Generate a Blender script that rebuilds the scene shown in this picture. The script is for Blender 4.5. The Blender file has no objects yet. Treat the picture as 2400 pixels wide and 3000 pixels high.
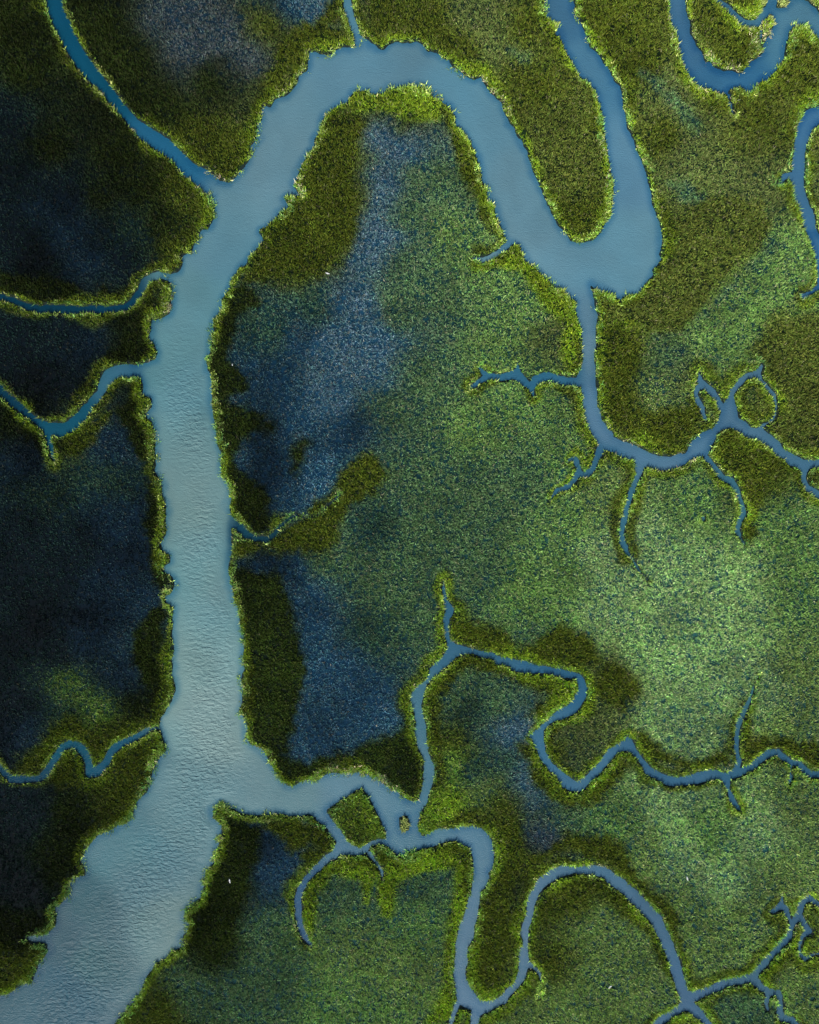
import bpy, math, random
import numpy as np
from mathutils import Vector
rng = np.random.default_rng(11)
PX = 0.1                                  # metres per survey unit; the mapped area is 2400 x 3000 units = 240 x 300 m
C = bpy.context.scene.collection
K = 600/1725

# ------------------------------------------------------------------ survey data (shorelines), units from the NW corner, y southwards
def T(c, r, s, k=K):
    v = [float(a) for a in s.replace('/', ' ').replace(',', ' ').split()]
    return [(c*600+v[i]*k, r*600+v[i+1]*k) for i in range(0, len(v), 2)]
def W(c, r, s, k=K):
    v = [float(a) for a in s.replace('/', ' ').replace(',', ' ').split()]
    return [(c*600+v[i]*k, r*600+v[i+1]*k, v[i+2]*k) for i in range(0, len(v), 3)]
K8 = 600/980

river = (
 T(0,4,'-900,1900 -900,1560 -300,1500 0,1480 100,1440 190,1385 270,1345 310,1260 330,1200 400,1110 395,1055 300,1040 220,1010 240,985 330,970 400,950 460,900 465,840 450,780 510,710 550,650 565,580 580,510 640,490 710,465 710,430 680,360 720,260 770,180 830,125 890,110 960,70 1040,20 1075,0')
+T(0,3,'1090,1715 1150,1620 1200,1520 1240,1430 1285,1330 1290,1250 1340,1180 1380,1130 1370,1080 1350,1010 1330,970 1310,935 1345,880 1390,800 1440,730 1470,640 1465,590 1430,510 1450,440 1430,370 1460,300 1450,240 1445,180 1440,120 1445,30 1450,0')
+T(0,2,'1455,1690 1450,1670 1390,1630 1380,1560 1440,1545 1465,1480 1440,1410 1380,1370 1370,1330 1420,1280 1420,1230 1360,1190 1350,1130 1390,1050 1395,980 1390,880 1385,800 1360,700 1350,620 1330,570 1290,510 1305,470 1300,380 1305,280 1300,180 1265,110 1230,80 1220,40 1240,0')
+T(0,1,'1265,1700 1265,1640 1190,1600 1200,1540 1180,1470 1150,1440 1150,1350 1230,1325 1300,1290 1315,1240 1290,1180 1250,1130 1265,1060 1265,990 1270,955 1320,965 1390,940 1420,910 1430,850 1430,780 1440,720 1425,660 1380,630 1340,620 1340,580 1440,575 1500,545 1530,500 1530,440 1580,400 1610,390 1640,340 1690,260 1700,200')
+T(1,1,'10,190 55,150 70,90 75,20')
+T(1,0,'60,1700 60,1650 10,1560 -30,1500 0,1430 50,1480 90,1510 200,1520 240,1490 330,1400 380,1300 400,1230 440,1150 450,1050 475,1000 470,920 490,880 550,900 590,830 690,800 730,760 770,700 780,640 850,590 870,480 880,430 950,435 1040,450 1100,420 1180,390 1290,370 1275,320 1310,280 1360,310 1400,360 1440,390 1510,400 1550,360 1600,340 1725,345')
+T(2,0,'0,355 60,345 120,370 160,430 230,440 290,490 340,500 370,560 420,580 470,630 540,665 610,640 630,700 690,780 760,850 800,930 850,1030 890,1080 920,1150 960,1200 1000,1310 1040,1400 1070,1480 1110,1580 1150,1660 1170,1725')
+T(2,1,'1180,0 1210,70 1260,170 1330,250 1360,300 1450,315 1530,300 1610,230 1630,170 1690,90 1700,0')
+T(2,0,'1700,1700 1710,1560 1690,1440 1670,1330 1650,1180 1630,1050 1600,900 1560,790 1500,710 1450,680 1400,600 1350,500 1290,420 1260,320 1230,240 1160,170 1140,100 1150,0 1150,-900 1385,-900 1385,0 1400,90 1450,200 1500,310 1540,400 1600,450 1640,520 1690,590 1725,670')
+T(3,0,'0,680 60,720 80,870 100,980 120,1080 170,1180 200,1280 240,1370 280,1480 310,1600 325,1700')
+T(3,1,'330,0 370,100 400,200 405,240 395,400 370,510 320,610 250,690 200,745 110,770 60,810 0,780')
+T(2,1,'1725,780 1640,740 1560,705 1525,680 1535,740 1560,840 1580,930 1570,1030 1575,1130 1560,1260 1570,1380 1575,1490 1590,1600 1580,1700')
+T(2,2,'1600,0 1630,90 1680,150 1725,200')
+T(3,2,'0,230 60,260 150,290 230,320 300,360 380,390 480,390 590,350 620,280 680,240 740,190 820,155 870,100 900,0')
+T(3,1,'905,1690 960,1600 985,1540 1010,1560 1020,1640 1035,1700')
+T(3,2,'1040,0 1060,60 1110,100 1150,150 1200,150 1240,120 1270,170 1330,220 1390,270 1430,330 1500,370 1580,410 1680,425 1725,410 2600,300 2600,400 1725,490 1650,500 1610,540 1570,520 1520,490 1470,470 1420,420 1370,390 1300,320 1220,270 1120,240 1040,200 980,160 920,175 880,200 850,250 815,330 790,400 770,400 700,410 620,450 560,490 430,520 330,500 240,485 185,460 150,430 60,400 0,375')
+T(2,2,'1725,355 1650,350 1610,360 1590,300 1560,260 1530,200 1490,130 1470,60 1465,0')
+T(2,1,'1455,1725 1455,1640 1440,1540 1400,1525 1400,1440 1440,1380 1460,1300 1450,1150 1440,1020 1420,970 1410,900 1390,830 1340,790 1300,740 1220,700 1130,640 1080,580 1000,500 960,430 920,350 870,330 830,330 800,290 770,200 720,100 700,0')
+T(2,0,'655,1700 650,1600 600,1520 590,1420 560,1320 520,1230 450,1120 390,1060 380,1000 340,920 260,860 200,840 150,780 120,740 60,735 0,730')
+T(1,0,'1725,745 1650,740 1560,750 1500,790 1400,800 1370,770 1300,770 1250,790 1200,870 1120,900 1060,950 1010,990 980,1100 940,1170 920,1240 870,1300 820,1390 790,1490 750,1560 790,1610 830,1660 750,1670 690,1670 700,1720')
+T(1,1,'690,30 640,80 560,150 530,200 470,240 490,300 430,380 360,480 290,560 230,640 190,730 160,800 165,870 90,960 80,1040 70,1130 55,1230 35,1300 25,1390 60,1430 65,1560 70,1700')
+T(1,2,'85,20 100,100 105,200 115,290 150,380 160,430 155,520 180,600 220,660 225,720 210,800 220,870 250,915 230,985 230,1080 240,1150 220,1250 215,1380 235,1480 245,1580 290,1650 300,1725')
+T(1,3,'300,0 305,110 335,190 340,290 330,380 350,450 330,540 335,640 320,750 290,810 350,880 365,960 360,1040 400,1085 480,1120 520,1180 560,1250 590,1310 640,1380 690,1420 740,1435 800,1410 860,1385 910,1380 960,1370 1040,1330 1120,1330 1210,1330 1290,1325 1370,1345 1450,1360 1490,1410 1560,1450 1620,1480 1690,1540 1725,1560')
+T(2,3,'0,1560 60,1560 100,1480 115,1400 120,1300 115,1240 90,1180 55,1100 40,1020 45,930 30,820 5,740 10,680 60,610 130,560 160,480 200,420 270,360 310,290 320,240 300,190 285,100 280,30 290,0')
+T(2,2,'300,1700 280,1620 270,1500 283,1440 292,1440 300,1480 320,1600 380,1680 370,1715')
+T(2,3,'340,40 330,120 340,210 400,250 470,270 530,290 620,310 700,320 770,360 830,365 920,385 1010,400 1090,430 1180,440 1280,455 1380,480 1440,500 1480,550 1500,620 1490,700 1440,780 1400,830 1330,870 1250,900 1190,930 1140,980 1130,1060 1150,1160 1200,1240 1280,1310 1350,1370 1400,1400 1430,1390 1500,1330 1580,1260 1640,1180 1670,1130 1725,1120')
+T(3,3,'0,1110 60,1060 110,1020 150,1060 190,1140 240,1200 300,1270 350,1310 440,1350 540,1370 640,1350 700,1330 800,1300 870,1310 950,1340 960,1380 920,1400 860,1390 760,1410 700,1430 620,1445 520,1450 440,1445 380,1410 320,1380 260,1340 230,1280 190,1220 150,1180 90,1150 50,1160 0,1190')
+T(2,3,'1725,1200 1680,1250 1610,1340 1540,1400 1470,1470 1420,1500 1360,1490 1280,1450 1250,1390 1170,1310 1110,1240 1080,1180 1050,1110 1030,1060 1000,1040 1050,980 1100,930 1160,880 1190,850 1260,800 1340,760 1380,700 1420,640 1415,590 1390,540 1310,540 1220,510 1130,500 1020,495 930,490 860,470 850,440 780,430 730,420 700,380 640,370 590,360 540,330 480,330 400,360 330,430 250,500 190,550 140,610 120,680 100,770 130,870 140,960 150,1050 170,1180 210,1280 210,1370 180,1480 150,1600 95,1680 90,1715')
+T(2,4,'75,60 110,120 160,120 220,80 310,75 370,75 430,50 540,50 600,70 650,100 700,180 720,280 700,370 680,480 650,570 610,600 590,700 580,800 550,900 540,1000 500,1080 490,1180 470,1300 500,1380 560,1470 600,1520 650,1530 740,1500 820,1430 880,1370 910,1280 920,1150 950,1050 930,960 960,860 980,760 990,660 1040,580 1080,500 1140,460 1210,410 1280,390 1400,400 1490,390 1560,385 1640,400 1690,430 1725,460 1740,580 1725,570 1680,520 1600,480 1500,460 1380,460 1280,490 1200,530 1120,590 1080,660 1060,740 1040,830 1000,930 1010,1000 1000,1100 1010,1200 985,1330 950,1390 880,1460 820,1550 720,1600 600,1650 530,1620 470,1590 400,1560 385,1480 370,1380 360,1300 380,1170 380,1060 410,940 420,870 460,800 490,690 520,620 530,500 530,380 525,290 490,240 420,200 350,190 270,205 200,240 110,260 0,285')
+T(1,4,'1725,310 1660,330 1600,290 1560,240 1490,215 1410,225 1370,280 1340,300 1300,310 1200,300 1110,310 1060,310 1080,260 1110,200 1060,140 1040,90 990,50 930,10')
+T(1,3,'930,1715 880,1690 800,1680 720,1690 620,1690 500,1700 380,1700 300,1680 210,1640 130,1610 85,1640 95,1715')
+T(1,4,'150,20 160,130 130,200 110,310 60,380 20,520 0,600')
+T(0,4,'1690,670 1600,740 1555,790 1550,840 1595,870 1580,960 1540,1080 1470,1130 1400,1180 1330,1210 1270,1290 1220,1370 1200,1450 1130,1550 1070,1620 1000,1700 980,1725 850,2200 850,2900 -900,2900'))
river_ne = T(3,0,'450,-900 450,0 465,80 470,200 510,280 520,360 545,460 570,560 630,650 690,720 740,760 850,800 930,800 960,820 980,780 1070,770 1130,790 1190,730 1280,690 1340,620 1400,570 1440,500 1450,400 1475,270 1510,235 1580,220 1640,250 1700,310 1725,345 2600,800 2600,100 1725,100 1690,50 1640,10 1580,-5 1480,-30 1340,-30 1340,0 1290,70 1240,140 1215,190 1238,235 1250,150 1300,105 1330,130 1330,230 1290,310 1250,370 1240,440 1170,490 1130,550 1030,600 920,590 830,560 770,500 740,430 690,390 670,320 640,240 640,180 610,100 600,0 600,-900')
river_e = (T(3,0,'2600,500 1725,880 1640,890 1590,930 1560,1000 1530,1070 1520,1180 1510,1290 1490,1380 1500,1450 1480,1500 1500,1580 1520,1700')
+T(3,1,'1545,0 1570,120 1610,220 1650,330 1680,450 1700,560 1700,650 1725,690 1900,900 2600,1500 2600,900 1725,240 1700,190 1690,90 1640,0')
+T(3,0,'1620,1660 1600,1560 1610,1450 1605,1340 1620,1230 1650,1140 1680,1080 1725,1060 2600,900'))
WATER_POLYS = [river, river_ne, river_e]
ISLETS = {
 'diamond': T(1,3,'1035,1650 1310,1475 1350,1510 1390,1570 1450,1700')+T(1,4,'1480,20 1490,60 1520,110 1520,160 1460,160 1400,180 1350,210 1300,240 1270,220 1200,180 1170,120 1110,50 1085,0')+T(1,3,'1060,1710'),
 'tiny': [(1171,2396),(1192,2392),(1200,2412),(1197,2430),(1180,2436),(1173,2420)],
 'tuft': T(3,0,'1370,60 1375,20 1420,-5 1465,-15 1470,25 1430,55'),
 'round': T(3,1,'1022,1580 1060,1530 1110,1480 1160,1462 1205,1490 1260,1540 1310,1600 1340,1660 1345,1725')+T(3,2,'1338,60 1300,95 1245,108 1205,150 1150,150 1110,100 1060,55 1038,-20'),
}
STROKES = [
 W(0,0,'380,-900,125 455,0,125 470,100,125 540,250,120 620,400,120 700,530,125 800,650,110 900,760,90 980,860,85 1060,960,75 1150,1060,90 1260,1150,120 1380,1220,120 1500,1320,100 1600,1440,130 1700,1500,150')+W(1,0,'60,1550,150'),
 W(1,0,'1150,-900,50 1200,0,50 1215,100,60 1240,180,60 1270,260,50 1290,340,80'),
 W(3,1,'1000,1570,50 1060,1500,50 1130,1445,45 1200,1420,48 1230,1470,36 1290,1540,34 1345,1610,30 1362,1700,28')+W(3,2,'1352,20,24 1330,90,22 1280,110,34 1235,130,40'),
 W(3,1,'1210,1410,40 1240,1360,24 1232,1320,8'),
 W(3,1,'905,1710,60 870,1640,46 820,1570,40 760,1520,46 720,1480,46 715,1410,10'),
 W(3,1,'740,1520,50 700,1540,44 684,1590,34 700,1650,34 738,1710,34')+W(3,2,'745,30,32 768,85,24'),
 W(3,0,'600,-250,30 870,0,30 950,60,35 1020,130,45 1090,190,50 1150,205,52 1215,195,60 1290,70,50 1330,0,60'),
 W(3,0,'1236,225,14 1228,330,12 1222,430,16'),
 W(3,1,'1720,690,50 1660,740,36 1600,770,36 1560,750,12'),
 W(3,0,'1490,1480,50 1430,1490,34 1405,1545,18 1340,1550,10 1300,1510,8'),
 W(3,0,'965,800,44 975,880,24 1005,975,8'),
 W(2,1,'850,310,60 760,390,42 690,440,38 620,465,32 540,450,16'),
 W(2,1,'1460,1490,90 1340,1490,58 1240,1470,56 1150,1440,64 1060,1480,75 1030,1530,60 980,1500,56 900,1430,76 850,1440,56 760,1455,50 660,1445,46 600,1480,38 530,1530,32 500,1560,8'),
 W(2,1,'915,1400,34 908,1330,8'), W(2,1,'640,1430,40 585,1370,10'), W(2,1,'1030,1550,44 1048,1630,14'),
 W(2,2,'1610,330,60 1575,420,38 1530,510,42 1480,550,46 1420,530,46 1380,600,32 1340,650,38 1250,680,32 1210,720,18 1180,780,6'),
 W(2,2,'1430,510,32 1395,420,44 1350,420,26 1315,455,10'),
 W(3,2,'215,470,70 200,560,38 150,680,38 110,800,42 85,920,42 60,1020,42 68,1120,46 110,1210,26 150,1260,14 200,1350,10 290,1450,8'),
 W(3,2,'736,905,16 740,912,30 745,930,24'),
 W(3,2,'780,410,50 840,480,42 910,570,36 990,600,42 1040,700,32 1080,820,36 1090,880,46 1045,950,40 1035,1020,36 1060,1080,13 1090,1130,6'),
 W(3,2,'1595,500,50 1595,590,36 1620,660,42 1725,720,46 2600,900,46'),
 W(3,3,'960,1370,60 1020,1310,44 1050,1240,34 1025,1150,28 1030,1060,26 1040,950,30 1070,860,34 1110,780,30 1150,680,18 1190,560,12 1215,500,8'),
 W(3,3,'940,1370,70 1060,1330,50 1150,1290,45 1230,1220,50 1300,1170,50 1370,1160,50 1420,1200,40 1480,1240,35 1560,1260,40 1600,1310,45 1650,1350,45 1725,1345,50 2600,1330,50'),
 W(3,3,'1500,1250,20 1480,1330,14 1490,1370,26 1470,1420,26'),
 W(3,3,'940,1390,56 960,1470,28 990,1560,34 1030,1620,34 1060,1650,12'),
 W(0,1,'-900,700,40 0,775,45 120,810,50 220,850,50 320,885,55 450,875,55 600,885,55 800,880,50 950,880,45 1050,870,45 1130,810,50 1190,730,50 1220,650,60 1290,605,56 1400,600,80'),
 W(0,1,'-900,1200,60 0,1560,60 80,1640,60 180,1715,60')+W(0,2,'300,90,50 400,150,80 500,175,100 600,140,80 680,60,90')+W(0,1,'750,1700,75 850,1580,60 880,1500,90 930,1430,100 1000,1400,90 1180,1395,100'),
 W(0,2,'400,200,44 412,260,26 430,320,34 455,410,22 462,450,8'),
 W(0,3,'-900,900,50 -60,1230,50 50,1340,50 100,1390,50 200,1390,50 340,1380,50 400,1320,50 460,1220,55 520,1130,55 590,1090,60 660,1110,60 720,1180,50 750,1260,50 765,1330,80 820,1320,70 890,1260,55 930,1170,60 980,1110,60 1080,1070,55 1180,1020,50 1250,970,40 1340,950,56'),
 W(1,2,'240,950,80 310,1010,60 360,1060,50 430,1090,40 520,1095,36 590,1050,30 640,980,22 710,920,20 770,890,12 850,915,6 940,900,9 1050,800,12 1140,715,10'),
 W(2,4,'1010,1230,40 1060,1262,20 1100,1310,18 1105,1400,8 1090,1520,6'),
 W(1,4,'1390,290,34 1445,370,18 1490,440,18 1500,510,6'),
 W(1,4,'1090,300,60 1040,330,56 960,400,50 880,480,46 810,580,52 780,680,46 785,780,46 800,880,46 830,970,42 880,1040,26 900,1080,8'),
 W(2,4,'565,1600,80 555,1650,66 545,1725,60 520,2600,60'), W(2,4,'400,1560,50 385,1600,36 345,1725,26 300,1900,26'),
 W(3,4,'-12,285,52 70,345,50 140,420,56 200,480,52 235,560,50 270,640,50 300,730,50 325,820,48 350,890,50',K8),
 W(3,4,'365,850,55 400,838,42 450,820,35 560,775,32 660,755,32 700,710,28 760,640,25 830,570,26 855,500,28 880,450,28 900,400,30 930,380,32 965,400,20 1000,430,20 1500,500,20',K8),
 W(3,4,'850,500,24 835,475,20 820,430,25 795,415,28 760,440,16 740,440,8',K8), W(3,4,'800,405,16 806,345,6',K8),
 W(3,4,'878,455,26 905,500,25 925,535,28 900,560,22 885,600,18 885,640,20 910,670,22 950,650,14 1000,640,10 1300,600,8',K8),
 W(3,4,'660,760,34 700,800,30 740,825,35 785,830,28 795,880,18 790,920,22 800,950,30 850,960,25 880,1000,20 1000,1300,20',K8),
 W(3,4,'735,835,24 728,880,14 735,920,8',K8),
 W(3,4,'350,880,50 400,930,40 440,970,30 480,1020,30 700,1400,30',K8), W(3,4,'340,890,44 280,925,34 240,950,38 180,1000,26 0,1300,26',K8),
]

# ------------------------------------------------------------------ grids
CELL = 4.0; MG = 300
GX = np.arange(-MG, 2400+MG+1, CELL); GY = np.arange(-MG, 3000+MG+1, CELL)
NX, NY = len(GX), len(GY)
XX, YY = np.meshgrid(GX, GY)

def vnoise(scale, seed, octaves=1, X=None, Y=None):
    X = XX if X is None else X; Y = YY if Y is None else Y
    out = np.zeros(X.shape); amp = 1; tot = 0
    for o in range(octaves):
        r = np.random.default_rng(seed*31+o); L = r.random((512, 512))*2-1
        u = (X+5000)/scale; v = (Y+5000)/scale
        iu = np.floor(u).astype(int); iv = np.floor(v).astype(int); fu = u-iu; fv = v-iv
        fu = fu*fu*(3-2*fu); fv = fv*fv*(3-2*fv); a = iu % 512; b = iv % 512; a1 = (a+1) % 512; b1 = (b+1) % 512
        out += amp*((L[b, a]*(1-fu)+L[b, a1]*fu)*(1-fv)+(L[b1, a]*(1-fu)+L[b1, a1]*fu)*fv)
        tot += amp; amp *= .5; scale /= 2
    return out/tot*1.5
def sm(a, b, x):
    t = np.clip((x-a)/(b-a), 0, 1); return t*t*(3-2*t)

def inside(poly):
    m = np.zeros((NY, NX), bool); P = np.array(poly); Q = np.roll(P, -1, 0)
    for j, y in enumerate(GY):
        c = (P[:, 1] > y) != (Q[:, 1] > y)
        xs = np.sort(P[c, 0]+(y-P[c, 1])*(Q[c, 0]-P[c, 0])/(Q[c, 1]-P[c, 1]))
        for a, b in zip(xs[0::2], xs[1::2]): m[j, np.searchsorted(GX, a):np.searchsorted(GX, b)] ^= True
    return m
R = 140
def segdist(D, a, b, wa=0., wb=0.):
    x0, x1 = min(a[0], b[0])-R, max(a[0], b[0])+R; y0, y1 = min(a[1], b[1])-R, max(a[1], b[1])+R
    i0, i1 = np.searchsorted(GX, [x0, x1]); j0, j1 = np.searchsorted(GY, [y0, y1])
    if i1 <= i0 or j1 <= j0: return
    X = XX[j0:j1, i0:i1]; Y = YY[j0:j1, i0:i1]
    dx, dy = b[0]-a[0], b[1]-a[1]; l2 = dx*dx+dy*dy+1e-9
    t = np.clip(((X-a[0])*dx+(Y-a[1])*dy)/l2, 0, 1)
    d = np.hypot(X-a[0]-t*dx, Y-a[1]-t*dy)-(wa+(wb-wa)*t)/2
    D[j0:j1, i0:i1] = np.minimum(D[j0:j1, i0:i1], d)
def sdf(poly, r=None):
    D = np.full((NY, NX), float(R))
    for a, b in zip(poly, poly[1:]+poly[:1]): segdist(D, a, b)
    return np.where(inside(poly), -D, D)
S = np.full((NY, NX), float(R))                      # + on land, - in water
for p in WATER_POLYS: S = np.minimum(S, sdf(p))
SS = np.full((NY, NX), float(R))
for s in STROKES:
    for a, b in zip(s, s[1:]): segdist(SS, a[:2], b[:2], a[2]+min(5, a[2]*.4), b[2]+min(5, b[2]*.4))
SB = S.copy()
for s in STROKES:
    for a, b in zip(s, s[1:]):
        if a[2]+b[2] > 17 and abs(s[0][0]-2056) > 3: segdist(SB, a[:2], b[:2], a[2], b[2])
S = np.minimum(S, SS)
ISL = {}
for k, p in ISLETS.items():
    d = sdf(p); ISL[k] = d; S = np.maximum(S, np.minimum(-d, 30))
S0 = S.copy()
MXD = np.clip(-S0, 0, 60)
for _ in range(13):
    m1 = np.maximum(np.maximum(np.roll(MXD, 1, 0), np.roll(MXD, -1, 0)), MXD); MXD = np.maximum(np.maximum(np.roll(m1, 1, 1), np.roll(m1, -1, 1)), m1)
BIG = sm(24, 33, MXD)
wideR = sm(-.1, .5, vnoise(170, 8, 2))*BIG
IMIN = np.minimum.reduce(list(ISL.values())); wideR *= sm(10, 40, IMIN)
S = S + 6.5*vnoise(30, 7, 2)*wideR*(np.abs(S0) < 60)
S = S + 2.6*vnoise(34, 5, 2)*np.clip(np.abs(S0)/6+.35, 0, 1) + 1.2*vnoise(12, 6) - 1.6*(1-BIG)

# ------------------------------------------------------------------ vegetation kinds, dark-west to bright-east light painted in (DK, DO, BM): ground colour, blade colour, density, height (m)
TY = {
 'DK': ((.0010,.009,.016), (.036,.092,.078), .50, .5),
 'NB': ((.0020,.022,.047), (.065,.150,.190), .68, .5),  # NB, BF: flooded ground with the sky's reflection painted into the blue
 'BF': ((.007,.046,.088), (.165,.285,.330), .88, .5),
 'PU': ((.006,.024,.042), (.135,.178,.180), .90, .5),
 'TD': ((.002,.020,.026), (.080,.165,.090), .85, .55),
 'TM': ((.005,.032,.036), (.165,.285,.115), 1.02, .6),
 'GM': ((.007,.045,.044), (.245,.405,.110), 1.12, .6),
 'BM': ((.016,.072,.072), (.375,.535,.215), 1.20, .6),
 'PM': ((.009,.042,.042), (.262,.378,.105), 1.15, .6),
 'OM': ((.007,.023,.016), (.185,.245,.068), 1.20, .6),
 'BR': ((.007,.016,.006), (.165,.215,.038), 1.28, .65),
 'OL': ((.004,.013,.004), (.128,.172,.018), 1.28, .7),
 'DO': ((.002,.008,.004), (.046,.074,.012), 1.20, .7),
 'GP': ((.004,.026,.020), (.250,.410,.070), .90, .6),
 'LM': ((.008,.026,.006), (.290,.430,.030), 1.32, .75),
}
TN = list(TY); TI = {n: i for i, n in enumerate(TN)}
CP = '''30,40,DO 60,150,DO 20,250,DK 100,300,DO 60,400,DK 40,500,DK 110,440,NB 130,400,DK 200,430,DO 250,350,DO 300,420,DO 380,420,OL 340,480,DO 160,500,NB 200,540,NB 60,560,DK 100,620,DO 290,500,TD 270,540,DK 380,530,OL
220,60,DO 300,150,DO 380,50,PU 470,90,PU 520,140,PU 400,110,PU 450,180,DO 560,60,OL 620,15,NB 660,30,BF 690,70,TD 700,80,OL 620,100,OL 350,220,DO 420,300,OL 300,230,DO 480,330,OL 240,120,DO 560,190,OL
800,30,OL 900,50,OL 1000,30,OM 1040,80,OM 1060,120,OM 1100,60,OL 960,110,OL 1080,150,OL 1130,200,OL 1180,300,BR 1200,380,BR 1230,450,OL 1150,260,BR
1300,60,OL 1350,150,OL 1400,190,OM 1440,230,OM 1480,270,OM 1500,200,OL 1560,300,BR 1450,350,OM 1400,300,OL 1650,150,OL 1600,260,OL 1650,260,BR 1600,400,OM 1500,480,BR 1560,500,BR 1450,560,OL 1400,650,OL 1350,640,OL 1300,640,LM 1640,500,GM 1600,620,GM 1500,700,GM 1400,760,TM 1430,800,OM 1380,820,PM 1300,750,OL 1320,850,OL 1400,900,OL 1660,700,BR 1660,850,BR 1700,600,GM 1620,560,GM 1480,800,GM 1560,720,GM 1540,380,OM 1650,400,OM 1560,60,OL
800,220,OL 850,240,OL 810,285,BF 830,310,BF 810,400,BF 790,460,BF 780,530,BF 850,330,BF 870,390,TM 740,330,OL 740,420,OL 700,500,OL 650,560,OL 620,500,DO 870,450,TM 950,400,TM 950,500,GM 850,550,TM 820,500,BF 750,640,BF 650,650,TD 620,720,NB 700,720,BF 740,760,BF 560,780,NB 600,900,NB 560,700,TD 690,850,BF 800,720,BF 830,650,TM 900,620,TM 1000,560,GM 1100,650,GM 1050,750,GM 1150,700,OM 900,800,TM 1000,900,GM 900,1000,TM 800,870,TM 700,950,NB 650,1000,NB 740,900,NB 560,1000,NB 820,1100,TD 880,1130,TM 800,1000,TM 1100,1000,TM 1200,950,GM 1100,850,GM 1200,1100,GM 1000,1200,TM 600,1200,NB 700,1180,TM 650,1300,NB 700,1400,NB 800,1250,TM 780,1330,TD 850,1300,TM 850,1200,TM 750,1480,NB 650,1560,NB 800,1500,NB 1000,1080,TM
1200,1200,GM 1300,1280,BM 1400,1200,BM 1500,1350,BM 1600,1450,BM 1690,1400,PM 1690,1250,GM 1400,1500,BM 1650,1100,GM 1280,1050,PM 1450,1050,GM 1550,1250,BM 1600,980,OL 1150,1300,GM 1120,1345,TM 1080,1240,GM 1360,1380,BM 1460,1450,BM 1350,1130,BM 1640,1520,PM 1250,1180,BM
960,1450,TM 1050,1480,TM 1080,1530,BF 1000,1500,TD 960,1560,OL 1000,1620,TD 1060,1600,TD 1100,1630,BF 1200,1720,TM 1150,1760,PU 950,1680,LM 950,1600,GP 1050,1700,OL 1080,1800,DO 1020,1950,OL 1260,1520,OM 1210,1560,OM 1300,1420,BR 1010,1650,PM
600,1790,NB 560,1830,NB 545,1760,NB 560,1950,TM 620,1850,NB 480,1750,DO 480,1850,DO 460,2000,DO 400,2100,TM 350,2130,OL 600,2050,TM 530,2080,TM 700,1900,TM 720,1850,TM 720,2000,PM 800,2040,PM 840,1880,TM 900,1870,TM 880,1950,GM 900,2050,PM 800,2110,GM 700,2100,GM 650,1980,GM 1250,1950,PM 1200,1900,OL 1180,2030,OL 1300,2000,PM 1300,2100,PM 1200,2130,PM 1240,2060,PM 1500,1750,GM 1400,1700,BM 1300,1720,GM 1500,1850,BM 1450,1900,PM 1600,1750,BM 1680,1700,PM 1550,1950,PM 1500,1980,PM 1650,1850,PM 1700,2050,PM 1650,2020,PM 1560,2120,TM 1440,1800,BM 1350,1800,PM
50,700,DK 150,700,DK 190,730,NB 50,750,DK 250,680,DO 250,750,DO 100,800,DK 40,900,DO 150,930,OL 235,930,NB 180,1000,TD 60,960,NB 100,1030,TD 250,1010,TD 280,1080,NB 180,1150,DK 230,1120,NB 60,1150,DK 250,1250,NB 100,1250,DK 200,1350,NB 120,1370,DK 50,1350,DK 30,1420,DK 140,1450,GP 210,1480,GP 130,1490,TD 260,1430,NB 50,1500,DK 70,1560,NB 60,1600,DK 280,1480,DO 230,1540,OL 200,1580,OL 300,1600,OL 280,1660,OL 60,1720,DK 150,1720,DO 60,1850,DK 120,1800,DO 50,1950,DO 60,2030,OL'''
pts = []
for tok in CP.split():
    a, b, c = tok.split(','); pts.append((float(a)*1.3913, float(b)*1.3913, TI[c]))
# coarse field, then bilinear
step = 12.0; cx = np.arange(-MG, 2400+MG+step, step); cy = np.arange(-MG, 3000+MG+step, step)
CX, CY = np.meshgrid(cx, cy)
wx = CX+26*vnoise(110, 21, 3, CX, CY); wy = CY+26*vnoise(110, 22, 3, CX, CY)
wsum = np.zeros((len(TN),)+CX.shape)
for x, y, t in pts:
    d2 = (wx-x)**2+(wy-y)**2; wsum[t] += 1/(d2+1800)**2.1
wsum /= wsum.sum(0)
def up(F):
    u = (GX-cx[0])/step; v = (GY-cy[0])/step; iu = np.minimum(u.astype(int), len(cx)-2); iv = np.minimum(v.astype(int), len(cy)-2)
    fu = (u-iu)[None]; fv = (v-iv)[:, None]; A = F[iv][:, iu]; B = F[iv][:, iu+1]; D = F[iv+1][:, iu]; E = F[iv+1][:, iu+1]
    return (A*(1-fu)+B*fu)*(1-fv)+(D*(1-fu)+E*fu)*fv
WT = np.array([up(w) for w in wsum])
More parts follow.
